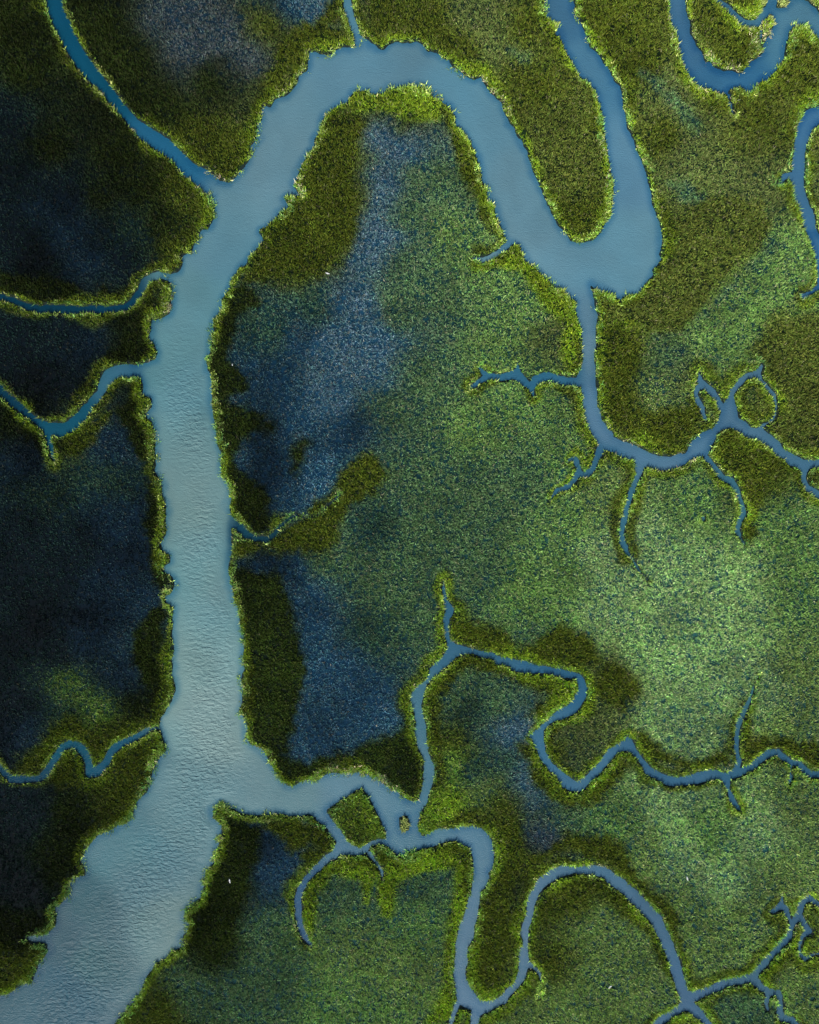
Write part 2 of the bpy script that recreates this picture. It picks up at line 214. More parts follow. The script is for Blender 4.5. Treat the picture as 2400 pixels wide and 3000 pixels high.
ZONES = [
 ('OL',10,'770,235 780,262 752,300 762,400 750,480 722,560 640,592 540,598 500,600 560,500 640,350 690,230'),
 ('LM',8,'740,190 930,190 935,262 860,258 800,236 740,244'),
 ('OL',8,'925,240 950,300 985,400 1030,490 1060,500 1040,440 990,300 950,220'),
 ('LM',8,'995,550 1060,545 1090,520 1180,600 1215,700 1212,790 1185,760 1182,690 1140,640 1090,575 1040,560 1000,572'),
 ('DO',7,'450,600 530,600 554,640 530,662 500,672 484,700 480,760 522,800 520,822 490,842 562,868 578,900 562,922 520,930 490,960 500,1000 562,1015 574,1050 562,1085 590,1105 560,1125 480,1110 440,900 430,750'),
 ('DO',10,'612,965 628,930 642,935 640,965 625,1005 612,1000'),
 ('OL',8,'490,1130 560,1135 600,1112 640,1075 700,1040 750,960 790,935 800,1000 790,1040 740,1080 720,1110 700,1155 660,1162 600,1160 560,1172 510,1180 485,1180'),
 ('DO',8,'480,1190 590,1212 618,1250 632,1300 636,1400 622,1500 605,1595 640,1605 720,1572 760,1556 835,1548 832,1450 850,1420 880,1480 895,1690 800,1640 700,1620 610,1670 540,1600 510,1500 500,1300'),
 ('TM',8,'1345,150 1400,178 1480,262 1470,275 1390,200 1340,160'),
 ('TM',8,'1385,368 1440,394 1475,424 1430,415 1380,380'),
 ('TM',8,'1085,95 1110,130 1095,140 1070,110'),
 ('TM',5,'1628,500 1634,512 1590,560 1530,620 1500,660 1450,706 1380,708 1430,700 1500,640 1560,570 1600,540'),
 ('BR',6,'1370,480 1500,430 1600,430 1622,480 1590,530 1500,612 1432,702 1390,696 1330,672 1240,680 1240,610 1330,640 1385,560'),
 ('DO',8,'450,1690 500,1720 560,1738 540,1760 537,1800 520,1860 508,1900 500,2000 430,2020 380,1980 440,1830 455,1750'),
 ('OL',7,'560,1735 690,1715 715,1780 655,1830 640,1800 662,1778 645,1772 620,1792 600,1762'),
 ('OL',9,'935,1290 980,1308 1060,1330 1078,1368 1115,1362 1180,1322 1240,1340 1262,1400 1318,1400 1340,1450 1320,1510 1260,1480 1250,1400 1100,1400 950,1350'),
 ('OL',8,'1130,1480 1240,1480 1262,1500 1200,1530 1180,1550 1190,1620 1230,1610 1300,1550 1340,1540 1240,1650 1150,1620 1120,1540'),
 ('OL',8,'1090,1560 1120,1560 1160,1630 1220,1680 1290,1600 1330,1590 1260,1690 1200,1705 1130,1660'),
 ('OL',7,'890,1480 930,1400 980,1378 1060,1405 1200,1425 1225,1460 1185,1500 1120,1530 1110,1505 1160,1462 1060,1432 1000,1402 975,1402 950,1440 920,1470 930,1560 900,1560'),
 ('OL',10,'1030,1750 1060,1700 1100,1715 1115,1780 1085,1850 1085,1980 1060,2080 1010,2095 975,2050 1000,1900 1030,1800'),
 ('BR',12,'1600,690 1725,670 1900,680 1900,960 1725,950 1640,930 1610,880 1600,800 1570,740'),
 ('OL',8,'1490,930 1530,905 1600,930 1660,980 1600,990 1612,1050 1600,1080 1570,1140 1555,1100 1555,1030 1490,975'),
 ('OL',8,'1260,680 1340,700 1330,800 1280,830 1350,870 1440,850 1455,800 1480,800 1500,880 1430,940 1330,930 1255,880 1245,780'),
 ('DO',7,'240,870 300,800 330,1000 350,1150 350,1350 365,1480 320,1510 286,1340 335,1250 312,1130 306,1000 290,960 270,900 258,890'),
 ('DO',7,'200,640 330,600 320,760 200,850 130,850 190,800 210,760 286,706 300,655 215,655'),
 ('DO',7,'0,570 120,590 200,625 220,600 240,625 320,570 330,600 260,650 0,650'),
 ('OL',8,'120,920 200,880 245,855 235,880 200,930 160,955 110,950'),
 ('DO',8,'0,840 60,870 130,930 140,960 90,960 40,900 0,895'),
 ('LM',7,'630,1880 680,1810 780,1795 830,1785 980,1780 1000,1800 965,1830 860,1836 832,1870 822,1930 806,1925 790,1850 772,1900 758,1852 700,1842 672,1870 662,1960 635,1960'),
 ('LM',8,'960,1825 1000,1800 1000,1900 965,2000 955,2150 895,2156 935,2060 945,1950'),
 ('OL',9,'1100,1800 1200,1755 1290,1768 1350,1850 1410,1900 1450,2000 1450,2055 1510,2065 1600,2040 1660,1960 1670,1990 1600,2075 1450,2095 1390,1930 1290,1820 1200,1790 1100,1850'),
 ('OL',9,'1110,1900 1150,1850 1250,1845 1330,1880 1385,1950 1410,2040 1375,2000 1330,1930 1260,1880 1180,1880 1145,1940 1110,2000'),
 ('OL',8,'1325,1535 1350,1528 1400,1580 1460,1592 1530,1570 1545,1610 1440,1630 1370,1610'),
 ('OL',8,'1560,1480 1580,1480 1580,1555 1640,1545 1725,1570 1900,1580 1900,1620 1725,1625 1640,1590 1560,1610'),
 ('OL',8,'640,110 740,90 700,60 740,0 720,0 600,90 560,180 540,280 500,350 420,340 480,360 550,240'),
 ('OL',9,'0,1650 80,1560 140,1510 180,1530 230,1560 340,1490 350,1560 300,1640 250,1600 190,1660 100,1640'),
 ('OL',9,'380,0 420,40 440,110 520,160 560,60 600,30 740,60 740,100 620,110 540,260 480,370 400,310 300,240 200,140 140,0 160,0 240,110 340,170 440,190 380,90'),
]
for n, soft, s in ZONES:
    if n == 'OL' and '380,0' in s: continue
    v = [float(a) for a in s.replace(',', ' ').split()]
    poly = [(v[i]*1.3913, v[i+1]*1.3913) for i in range(0, len(v), 2)]
    sc_ = .35 if n in ('LM', 'TD') else 1; d = sdf(poly)+sc_*(22*vnoise(90, 33, 4)+10*vnoise(14, 34, 2)); soft *= 1.1+1.1*sc_
    m = 1-sm(-soft, soft, d)
    WT *= (1-m); WT[TI[n]] += m
# lusher band along the creeks (natural levee)
bandw = np.clip(31+36*vnoise(110, 41, 3), 6, 200)
east_light = sm(0, 1700, XX)*.45+.45  # light falloff painted in: less lime in the dark west
band = (1-sm(bandw*.45, bandw, SB))*(S0 > -8)
lm = np.clip(.42+.9*vnoise(110, 42, 3), 0, 1)*east_light
core = (1-sm(2, 22+16*vnoise(80, 43, 2), SB))*np.clip(.65+.6*vnoise(120, 44, 2), 0, 1)
lm = np.clip(lm+core, 0, 1)
WT *= (1-.9*band); WT[TI['LM']] += .9*band*lm; WT[TI['OL']] += .9*band*(1-lm)
WT /= WT.sum(0)
def fld(k, j=None):
    a = np.array([TY[n][k] if j is None else TY[n][k][j] for n in TN]); return np.tensordot(a, WT, 1)
GC = np.stack([fld(0, j) for j in range(3)], -1); BC = np.stack([fld(1, j) for j in range(3)], -1); wet = WT[TI['DK']]+WT[TI['NB']]+.7*WT[TI['TD']]+.6*WT[TI['DO']]; dim = (1-.6*np.clip(wet, 0, 1)*(1-sm(300, 900, XX)))[..., None]; mot = np.clip(1+.9*vnoise(170, 45, 4)*np.clip(wet, 0, 1), .35, 2)[..., None]; GC *= dim*np.sqrt(mot); BC *= mot; BC *= dim*(.77+.40*sm(300, 2100, XX+.15*YY))[..., None]; DEN = fld(2); HG = fld(3)  # wet also counts the dark-painted kinds; dim and the eastward factor paint light falloff into ground and blades

def sample(F, x, y):
    u = np.clip((x-GX[0])/CELL, 0, NX-1.001); v = np.clip((y-GY[0])/CELL, 0, NY-1.001)
    iu = u.astype(int); iv = v.astype(int); fu = u-iu; fv = v-iv
    if F.ndim == 3: fu = fu[:, None]; fv = fv[:, None]
    return (F[iv, iu]*(1-fu)+F[iv, iu+1]*fu)*(1-fv)+(F[iv+1, iu]*(1-fu)+F[iv+1, iu+1]*fu)*fv

# ------------------------------------------------------------------ landmasses (flood fill on the coarse grid)
q = 3; L = (S0[::q, ::q] > 1.5); lab = np.zeros(L.shape, int); ny, nx = L.shape
SEEDS = [  # F coords, description
 ((700,700), 'the large central marsh inside the river bend'),
 ((60,300), 'the top left corner marsh west of the narrow creek'),
 ((350,200), 'the marsh between the narrow left creek and the top of the river bend'),
 ((900,50), 'the finger of marsh running down inside the right hand river loop'),
 ((1450,300), 'the upper right marsh between the river loop and the far right creeks'),
 ((100,720), 'the left marsh between the two small side creeks'),
 ((100,1200), 'the dark left marsh beside the long straight river'),
 ((100,1800), 'the lower left marsh below the winding side creek'),
 ((800,2000), 'the bottom marsh between the wide river mouth and the hooked creek'),
 ((1500,80), 'the tongue of marsh inside the top right hairpin'),
 ((1700,400), 'the strip of marsh at the right edge beyond the slim creek'),
 ((1000,2141), 'the small bottom marsh beneath the hairpin creek'),
 ((1300,2000), 'the rounded marsh inside the lower right creek arch'),
 ((1560,2140), 'the bottom right corner marsh below the forked creek'),
 ((1650,2000), 'the lower right marsh between the forked creek and the edge'),
 ((1000,1600), 'the lower middle marsh enclosed by the zigzag creek'),
 ((1500,1000), 'the bright right marsh between the forked creek and zigzag creek'),
 ((1700,20), 'the top right corner marsh beyond the hairpin'),
]
def flood(sy, sx, k):
    st = [(sy, sx)]; lab[sy, sx] = k; n = 0
    while st:
        y, x = st.pop(); n += 1
        for yy, xx in ((y+1, x), (y-1, x), (y, x+1), (y, x-1)):
            if 0 <= yy < ny and 0 <= xx < nx and L[yy, xx] and not lab[yy, xx]: lab[yy, xx] = k; st.append((yy, xx))
    return n
used = {}
for k, ((fx, fy), desc) in enumerate(SEEDS, 1):
    i = int(round((fx*1.3913+MG)/CELL/q)); j = int(round((fy*1.3913+MG)/CELL/q))
    if L[j, i] and not lab[j, i]: used[k] = desc; flood(j, i, k)
for k, d in ISL.items():
    lab[(d[::q, ::q] < 8)] = 100+list(ISL).index(k)
# spread labels outward a little so shoreline tufts belong to their land; leftovers go to the nearest labelled land
for it in range(60):
    z = lab == 0
    if not z.any(): break
    for sh, ax in ((1, 0), (-1, 0), (1, 1), (-1, 1)):
        r_ = np.roll(lab, sh, ax); z = lab == 0; lab[z] = r_[z]

# ------------------------------------------------------------------ helpers
def wpos(x, y): return (x-1200)*PX, (1500-y)*PX
def mesh_obj(name, V, F, mat, parent=None, col=None, smooth=False, extra=None):
    me = bpy.data.meshes.new(name); V = np.asarray(V, np.float32); F = np.asarray(F, np.int32); n = F.shape[1]
    me.vertices.add(len(V)); me.vertices.foreach_set('co', V.ravel())
    me.loops.add(F.size); me.loops.foreach_set('vertex_index', F.ravel())
    me.polygons.add(len(F)); me.polygons.foreach_set('loop_start', np.arange(0, F.size, n, dtype=np.int32))
    if smooth: me.polygons.foreach_set('use_smooth', np.ones(len(F), bool))
    me.update(calc_edges=True)
    if col is not None:
        a = me.attributes.new('Col', 'FLOAT_COLOR', 'POINT'); c = np.ones((len(V), 4), np.float32); c[:, :3] = col[:, :3]
        if col.shape[1] == 4: c[:, 3] = col[:, 3]
        a.data.foreach_set('color', c.ravel())
    if extra is not None:
        for kk, vv in extra.items():
            a = me.attributes.new(kk, 'FLOAT', 'POINT'); a.data.foreach_set('value', vv.astype(np.float32).ravel())
    o = bpy.data.objects.new(name, me); me.materials.append(mat); C.objects.link(o)
    if parent: o.parent = parent
    return o
def tag(o, label=None, cat=None, group=None, kind=None):
    for k, v in (('label', label), ('category', cat), ('group', group), ('kind', kind)):
        if v: o[k] = v
    return o
def newmat(name):
    m = bpy.data.materials.new(name); m.use_nodes = True; nt = m.node_tree; return m, nt, nt.nodes['Principled BSDF'], nt.nodes, nt.links

# blades
m_grass, nt, bs, N, LK = newmat('grass_blades')
at = N.new('ShaderNodeAttribute'); at.attribute_name = 'Col'
LK.new(at.outputs['Color'], bs.inputs['Base Color']); bs.inputs['Roughness'].default_value = .7; bs.inputs['Specular IOR Level'].default_value = .12
tr = N.new('ShaderNodeBsdfTranslucent'); LK.new(at.outputs['Color'], tr.inputs['Color'])
mx = N.new('ShaderNodeMixShader'); mx.inputs[0].default_value = .25; LK.new(bs.outputs[0], mx.inputs[1]); LK.new(tr.outputs[0], mx.inputs[2]); LK.new(mx.outputs[0], N['Material Output'].inputs['Surface'])
# wet mud / shallow standing water
m_mud, nt, bs, N, LK = newmat('wet_marsh_mud')
at = N.new('ShaderNodeAttribute'); at.attribute_name = 'Col'
tc = N.new('ShaderNodeTexCoord'); ns = N.new('ShaderNodeTexNoise'); ns.inputs['Scale'].default_value = .9; ns.inputs['Detail'].default_value = 6
LK.new(tc.outputs['Object'], ns.inputs['Vector'])
mr = N.new('ShaderNodeMapRange'); mr.inputs[1].default_value = .3; mr.inputs[2].default_value = .7; mr.inputs[3].default_value = .65; mr.inputs[4].default_value = 1.35; LK.new(ns.outputs['Fac'], mr.inputs[0])
vm = N.new('ShaderNodeVectorMath'); vm.operation = 'SCALE'; LK.new(at.outputs['Color'], vm.inputs[0]); LK.new(mr.outputs[0], vm.inputs['Scale']); LK.new(vm.outputs[0], bs.inputs['Base Color'])
bs.inputs['Roughness'].default_value = .85; bs.inputs['Specular IOR Level'].default_value = .12
bp = N.new('ShaderNodeBump'); bp.inputs['Strength'].default_value = .5; bp.inputs['Distance'].default_value = .1; LK.new(ns.outputs['Fac'], bp.inputs['Height']); LK.new(bp.outputs[0], bs.inputs['Normal'])
# silty water
m_wat, nt, bs, N, LK = newmat('silty_water')
at = N.new('ShaderNodeAttribute'); at.attribute_name = 'Col'; ac = N.new('ShaderNodeAttribute'); ac.attribute_name = 'chop'
tc = N.new('ShaderNodeTexCoord')
n0 = N.new('ShaderNodeTexNoise'); n0.inputs['Scale'].default_value = .045; n0.inputs['Detail'].default_value = 5; n0.inputs['Distortion'].default_value = 1.2; LK.new(tc.outputs['Object'], n0.inputs['Vector'])
mr = N.new('ShaderNodeMapRange'); mr.inputs[1].default_value = .3; mr.inputs[2].default_value = .7; mr.inputs[3].default_value = .93; mr.inputs[4].default_value = 1.07; LK.new(n0.outputs['Fac'], mr.inputs[0])
vm = N.new('ShaderNodeVectorMath'); vm.operation = 'SCALE'; LK.new(at.outputs['Color'], vm.inputs[0]); LK.new(mr.outputs[0], vm.inputs['Scale']); LK.new(vm.outputs[0], bs.inputs['Base Color'])
bs.inputs['Roughness'].default_value = .3; bs.inputs['IOR'].default_value = 1.33; bs.inputs['Specular IOR Level'].default_value = .22
mp = N.new('ShaderNodeMapping'); mp.inputs['Scale'].default_value = (.55, 1.0, 1); mp.inputs['Rotation'].default_value = (0, 0, math.radians(-8)); LK.new(tc.outputs['Object'], mp.inputs['Vector'])
n1 = N.new('ShaderNodeTexNoise'); n1.inputs['Scale'].default_value = 1.15; n1.inputs['Detail'].default_value = 3; n1.inputs['Distortion'].default_value = .5; LK.new(mp.outputs[0], n1.inputs['Vector'])
n2 = N.new('ShaderNodeTexNoise'); n2.inputs['Scale'].default_value = 3.2; n2.inputs['Detail'].default_value = 3; LK.new(tc.outputs['Object'], n2.inputs['Vector'])
mc = N.new('ShaderNodeMath'); mc.operation = 'MULTIPLY'; LK.new(n1.outputs['Fac'], mc.inputs[0]); LK.new(ac.outputs['Fac'], mc.inputs[1])
b1 = N.new('ShaderNodeBump'); b1.inputs['Strength'].default_value = 1; b1.inputs['Distance'].default_value = .68; LK.new(mc.outputs[0], b1.inputs['Height'])
b2 = N.new('ShaderNodeBump'); b2.inputs['Strength'].default_value = .6; b2.inputs['Distance'].default_value = .22; LK.new(n2.outputs['Fac'], b2.inputs['Height']); LK.new(b1.outputs[0], b2.inputs['Normal']); LK.new(b2.outputs[0], bs.inputs['Normal'])

# ------------------------------------------------------------------ terrain and water meshes
Hh = np.where(S > 0, .12+.25*sm(0, 9, S)+.05*vnoise(60, 50, 2), -.9*sm(0, 30, -S)+.12*(1-sm(0, 3, -S)))
px_, py_ = wpos(XX, YY)
V = np.stack([px_, py_, Hh], -1).reshape(-1, 3)
idx = np.arange(NX*NY).reshape(NY, NX)
Q = np.stack([idx[1:, :-1], idx[1:, 1:], idx[:-1, 1:], idx[:-1, :-1]], -1).reshape(-1, 4)
bank = (1-sm(0, 10, S))[..., None]; gcol = GC*(1-bank)+np.array([.012, .022, .020])*bank
ctrS = (S0[1:, 1:]+S0[:-1, :-1]).ravel()/2
isl_face = {}
for k, d in ISL.items():
    dd = (d[1:, 1:]+d[:-1, :-1]).ravel()/2; isl_face[k] = dd < 14
    if k == 'round': isl_face[k] = dd < 9
    if k == 'tiny': isl_face[k] = dd < 10
anyi = np.zeros(len(Q), bool)
for k in isl_face: anyi |= isl_face[k]
def submesh(name, mask, mat, Vv, col, parent=None, extra=None, zoff=0, smooth=True):
    f = Q[mask]; u, inv = np.unique(f, return_inverse=True); vv = Vv[u].copy()
    vv[:, 2] += zoff
    return mesh_obj(name, vv, inv.reshape(-1, 4), mat, parent, col[u], smooth, {k: a.ravel()[u] for k, a in extra.items()} if extra else None)
gcf = gcol.reshape(-1, 3)
land = submesh('ground', ~anyi, m_mud, V, gcf); tag(land, kind='structure')
# the marsh plain goes on beyond the surveyed area
x0, x1 = (-MG-1200)*PX, (GX[-1]-1200)*PX; y1, y0 = (1500+MG)*PX, (1500-GY[-1])*PX; B = 900
pv = [(-B,-B),(B,-B),(B,B),(-B,B),(x0,y0),(x1,y0),(x1,y1),(x0,y1)]
pf = [(0,1,5,4),(1,2,6,5),(2,3,7,6),(3,0,4,7)]
pl = mesh_obj('marsh_plain', [(a, b, .33) for a, b in pv], pf, m_mud, None, np.tile(np.array([[.03, .06, .025]]), (8, 1))); tag(pl, kind='structure')

WP = '''440,1130,106,144,154 425,1230,110,148,156 400,950,104,142,152 380,640,98,140,154 360,760,98,140,152 470,1400,116,152,160 420,1400,112,150,158 460,1250,110,148,158 450,1050,104,142,152 450,1500,118,152,160 430,1100,104,142,150 400,800,100,142,156 450,500,96,138,158 600,300,96,138,160 780,130,94,136,160 1000,230,92,140,166 1100,420,96,140,164 1200,530,98,142,166 1330,530,98,144,168 1330,350,88,136,168 1230,150,74,124,158 1190,30,62,112,150 1235,700,94,132,158 1260,880,86,124,156 1400,950,82,122,154 1540,860,78,118,150 1700,970,70,112,144 1450,80,62,108,146 1530,170,58,108,146 1680,60,80,128,156 1700,300,66,116,160 1700,450,66,114,156 200,180,14,80,112 120,20,14,76,108 350,330,36,100,140 100,640,12,58,82 250,640,14,64,92 30,830,16,60,84 150,890,22,82,108 240,780,60,106,134 150,1560,18,84,112 60,1640,16,66,92 220,1600,20,84,116 400,1700,98,134,146 600,1680,98,136,150 300,1850,84,124,140 200,2000,72,106,120 130,1980,60,94,110 180,1900,66,100,116 100,2080,52,92,112 60,2100,50,92,112 250,1800,86,124,138 350,1950,92,128,138 750,1660,90,130,152 870,1750,82,124,148 730,1770,78,118,146 1010,1800,84,124,150 990,1950,86,122,152 1000,2090,80,118,150 1110,1900,84,120,152 1220,1830,80,116,146 1400,1950,70,106,138 1470,2080,68,104,140 1600,2070,66,104,134 1650,1980,62,100,134 890,1500,70,116,142 900,1620,76,122,148 1000,1380,56,104,136 1180,1420,50,100,138 1150,1570,64,112,148 1230,1650,66,112,148 1400,1620,60,104,140 1600,1600,52,98,132 1400,1,70,114,150 1150,800,54,108,142 1240,980,60,108,140 1320,1100,60,110,138 1560,1050,62,112,138 560,1130,20,62,80 520,1125,24,70,92 640,1880,40,86,126 1560,1450,62,108,130'''
def lin(c): c = c/255; return np.where(c < .04045, c/12.92, ((c+.055)/1.055)**2.4)
num = np.zeros(CX.shape+(3,)); den = np.zeros(CX.shape)
for t in WP.split():
    v = [float(a) for a in t.split(',')]; w = 1/((CX-v[0]*1.3913)**2+(CY-v[1]*1.3913)**2+900)**3
    num += w[..., None]*lin(np.array(v[2:])); den += w
WC = np.stack([up(num[..., j]/den) for j in range(3)], -1)
ALB = 1.32
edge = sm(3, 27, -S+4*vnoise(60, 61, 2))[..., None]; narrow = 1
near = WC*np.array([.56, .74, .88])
near = WC*(np.array([.85, .92, .92])*(1-BIG[..., None])+np.array([.42, .66, .84])*BIG[..., None])  # bank shadow and reflection painted as darker blue along the shores
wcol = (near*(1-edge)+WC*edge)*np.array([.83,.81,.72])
teal = sm(.1, .9, vnoise(170, 62, 3))[..., None]*sm(500, 1100, -(XX-1150))[..., None]
pk = vnoise(240, 65, 4)[..., None]; wcol = wcol*.96*(1+pk*np.array([.16, .02, -.03])+.05*vnoise(90, 66, 3)[..., None])
wcol = wcol*(1-teal*np.array([.22, .05, .10]))
cline = [(400,620),(400,800),(430,1000),(430,1200),(440,1400),(440,1580),(410,1720),(350,1830),(290,1930),(230,2020),(170,2110),(120,2200)]
cd = np.full(CX.shape, 1e9)
for (a, b), (a2, b2) in zip(cline, cline[1:]):
    a, b, a2, b2 = [v*1.3913 for v in (a, b, a2, b2)]; dx, dy = a2-a, b2-b
    t = np.clip(((CX-a)*dx+(CY-b)*dy)/(dx*dx+dy*dy), 0, 1); cd = np.minimum(cd, np.hypot(CX-a-t*dx, CY-b-t*dy))
cd = np.exp(-(up(cd)/95)**2)
chop = .04+(.08*sm(12, 60, -S)+.95*cd*sm(14, 55, -S)*sm(820, 1250, YY)*np.clip(.7+.6*vnoise(200, 63, 3), .15, 1.2))
# calmer near the western side in the lower reach
wm = (ctrS < 10)
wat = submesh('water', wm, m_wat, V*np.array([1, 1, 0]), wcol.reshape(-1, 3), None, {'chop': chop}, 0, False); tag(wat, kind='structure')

# ------------------------------------------------------------------ grass
BM_ = 150
def scatter(n, x0, x1, y0, y1): return rng.uniform(x0, x1, n), rng.uniform(y0, y1, n)
AREA = (2400+2*BM_)*(3000+2*BM_)
# inner tufts
n = int(AREA*PX*PX*11.5)
x, y = scatter(n, -BM_, 2400+BM_, -BM_, 3000+BM_)
s = sample(S, x, y); den_ = sample(DEN, x, y)
clump = 1+.5*vnoise(7, 71, 1, x, y)+.22*vnoise(60, 72, 3, x, y)
keep = (s > 2) & (rng.random(n) < np.clip(den_*clump*.92, .02, 1.4)/1.4)
x, y, s = x[keep], y[keep], s[keep]
# shoreline tufts: taller, paler, ragged, some standing in the shallows
n2 = int(AREA*PX*PX*8)
x2, y2 = scatter(n2, -BM_, 2400+BM_, -BM_, 3000+BM_)
s2 = sample(S, x2, y2); fw = np.clip(9+13*vnoise(90, 73, 3, x2, y2), 2, 40)*(.55+.45*sample(BIG, x2, y2)); cl = vnoise(16, 74, 1, x2, y2); so = sample(S0, x2, y2)
p2 = (1-sm(fw*.6, fw*1.6, s2))*np.clip(.75+.7*cl, 0, 1)*sm(-2, 1, s2)
wide = np.clip(vnoise(150, 75, 2, x2, y2)+.1, 0, 1)
p2 += (s2 <= -1)*(s2 > -13)*(sample(BIG, x2, y2) > .9)*(sample(IMIN, x2, y2) > 40)*wide*1.3*sm(0, .4, cl)
k2 = rng.random(n2) < p2*1.25; x2, y2, s2 = x2[k2], y2[k2], s2[k2]
# gradient of S for leaning towards the water
gy, gx = np.gradient(S0); 
def blades(x, y, col, h, w, lean, nb, spread, lx=None, ly=None):
    m = len(x); X = np.repeat(x, nb); Y = np.repeat(y, nb); h = np.repeat(h, nb)*rng.uniform(.65, 1.25, m*nb); w = np.repeat(w, nb)*rng.uniform(.7, 1.3, m*nb)
    ph = rng.uniform(0, 2*np.pi, m*nb); r = np.repeat(spread, nb)*np.sqrt(rng.random(m*nb))
    wx_, wy_ = wpos(X, Y); a = ph+rng.normal(0, .5, m*nb); bx = wx_+r*np.cos(ph); by = wy_+r*np.sin(ph)
    ln = np.repeat(lean, nb)*rng.uniform(.3, 1.2, m*nb)
    dx = ln*np.cos(a); dy = ln*np.sin(a)
    if lx is not None: dx += np.repeat(lx, nb); dy += np.repeat(ly, nb)
    z0 = np.maximum(sample(Hh, X, Y), -.25)-.02
    q_ = ph+rng.uniform(0, np.pi, m*nb)
    ux = -np.sin(q_)*w/2; uy = np.cos(q_)*w/2
    c = np.repeat(col, nb, 0)*rng.uniform(.62, 1.42, (m*nb, 1))
    P = np.empty((m*nb, 3, 3))      # a folded leaf clump: two root corners and a bent tip
    P[:, 0] = np.stack([bx+ux, by+uy, z0+.12*h], -1); P[:, 1] = np.stack([bx-ux, by-uy, z0+.12*h], -1)
    P[:, 2] = np.stack([bx+dx*h*1.25, by+dy*h*1.25, z0+h], -1)
    return P, c
def colvar(c, x, y, cream=.12, seed=81, amp=.27):
    v = np.exp(rng.normal(0, amp, len(x)))*(1+.22*vnoise(80, seed, 3, x, y)); c = c*v[:, None]
    c = c*(1+rng.uniform(-1, 1, (len(x), 1))*np.array([.22, .0, .15]))
    t = (rng.random(len(x)) < cream)[:, None]*rng.uniform(.3, .9, (len(x), 1))
    lum = c.mean(1, keepdims=True)*np.array([1.75, 1.55, .95]); return c*(1-t)+lum*t
c1 = colvar(sample(BC, x, y), x, y, .06); h1 = 1.05*sample(HG, x, y)*rng.uniform(.75, 1.25, len(x))*(1+.15*vnoise(20, 82, 1, x, y))
P1, cc1 = blades(x, y, c1, h1, np.full(len(x), .215), np.full(len(x), .75), 3, np.full(len(x), .26))
fringe_light = (sm(0, 1500, x2)*.4+1.0)[:, None]  # fringe colour brightened eastward, painting in the lighter side
tone = np.clip(.5+.5*vnoise(90, 91, 2, x2, y2), 0, 1)[:, None]
lime = np.array([.34, .46, .065]); pale = np.array([.42, .52, .15]); grn = np.array([.17, .34, .10])
c2 = (lime*(1-tone)+grn*tone)
isp = (rng.random(len(x2)) < .18+.5*np.clip(vnoise(120, 92, 2, x2, y2)*1.4, 0, .8))[:, None]; c2 = np.where(isp, pale*rng.uniform(.75, 1.15, (len(x2), 1)), c2)*fringe_light
straw = np.zeros(len(x2))
for a, b, rr in ((1530,135,60),(1605,70,45),(1435,60,40),(265,1640,45),(985,1345,40),(720,1600,60),(820,1640,50),(1390,935,60),(1330,910,50),(350,645,25),(312,740,25),(470,365,30),(590,150,50),(1030,170,50),(650,390,50),(860,1730,20),(1060,200,50),(1255,330,40),(1270,2060,30),(1250,1770,60)):
    straw = np.maximum(straw, np.exp(-((x2/1.3913-a)**2+(y2/1.3913-b)**2)/(2*(rr*.6)**2)))
straw = (rng.random(len(x2)) < straw*.6)[:, None]; c2 = np.where(straw, np.array([.62, .58, .38])*rng.uniform(.75, 1.15, (len(x2), 1)), c2)
c2 = colvar(c2*1.15, x2, y2, .05, 93)
gxx = sample(gx, x2, y2); gyy = sample(gy, x2, y2); gn = np.hypot(gxx, gyy)+1e-6
P2, cc2 = blades(x2, y2, c2, rng.uniform(.45, .95, len(x2)), np.full(len(x2), .25), np.full(len(x2), .75), 3, np.full(len(x2), .25), -gxx/gn*.15, gyy/gn*.15)
def labs(x, y): return lab[np.clip(np.round((y+MG)/CELL/q).astype(int), 0, ny-1), np.clip(np.round((x+MG)/CELL/q).astype(int), 0, nx-1)]
l1 = np.repeat(labs(x, y), 3); l2 = np.repeat(labs(x2, y2), 3)
dom = WT.argmax(0); t1 = dom[np.clip(np.round((y+MG)/CELL).astype(int), 0, NY-1), np.clip(np.round((x+MG)/CELL).astype(int), 0, NX-1)]
fam = np.zeros(len(TN), int)
for n_ in ('OL', 'DO', 'BR', 'LM'): fam[TI[n_]] = 1
for n_ in ('NB', 'BF', 'DK'): fam[TI[n_]] = 2
f1 = np.repeat(fam[t1], 3)
def grass_obj(name, P, c, parent=None):
    f = np.arange(len(P)*3).reshape(-1, 3)
    return mesh_obj(name, P.reshape(-1, 3), f, m_grass, parent, np.repeat(c, 3, 0))
FAM = {0: ('meadow_grass', 'speckled grey green meadow grass covering'), 1: ('levee_grass', 'dense olive green grass in patches along the edges of'), 2: ('flooded_grass', 'sparse grass standing in dark blue wet ground of')}
for k, desc in used.items():
    for f in (0, 1, 2):
        m = (l1 == k) & (f1 == f)
        if m.sum() < 300: continue
        o = grass_obj(FAM[f][0], P1[m], cc1[m]); tag(o, FAM[f][1]+' '+desc, 'marsh grass', kind='stuff')
    m = l2 == k
    if m.sum() > 20:
        o = grass_obj('shore_grass', P2[m], cc2[m]); tag(o, 'ragged bright fringe of tall shore grass edging '+desc, 'shore grass', kind='stuff')
rest = ~np.isin(l1, list(used)+[100, 101, 102, 103]); r2 = ~np.isin(l2, list(used)+[100, 101, 102, 103])

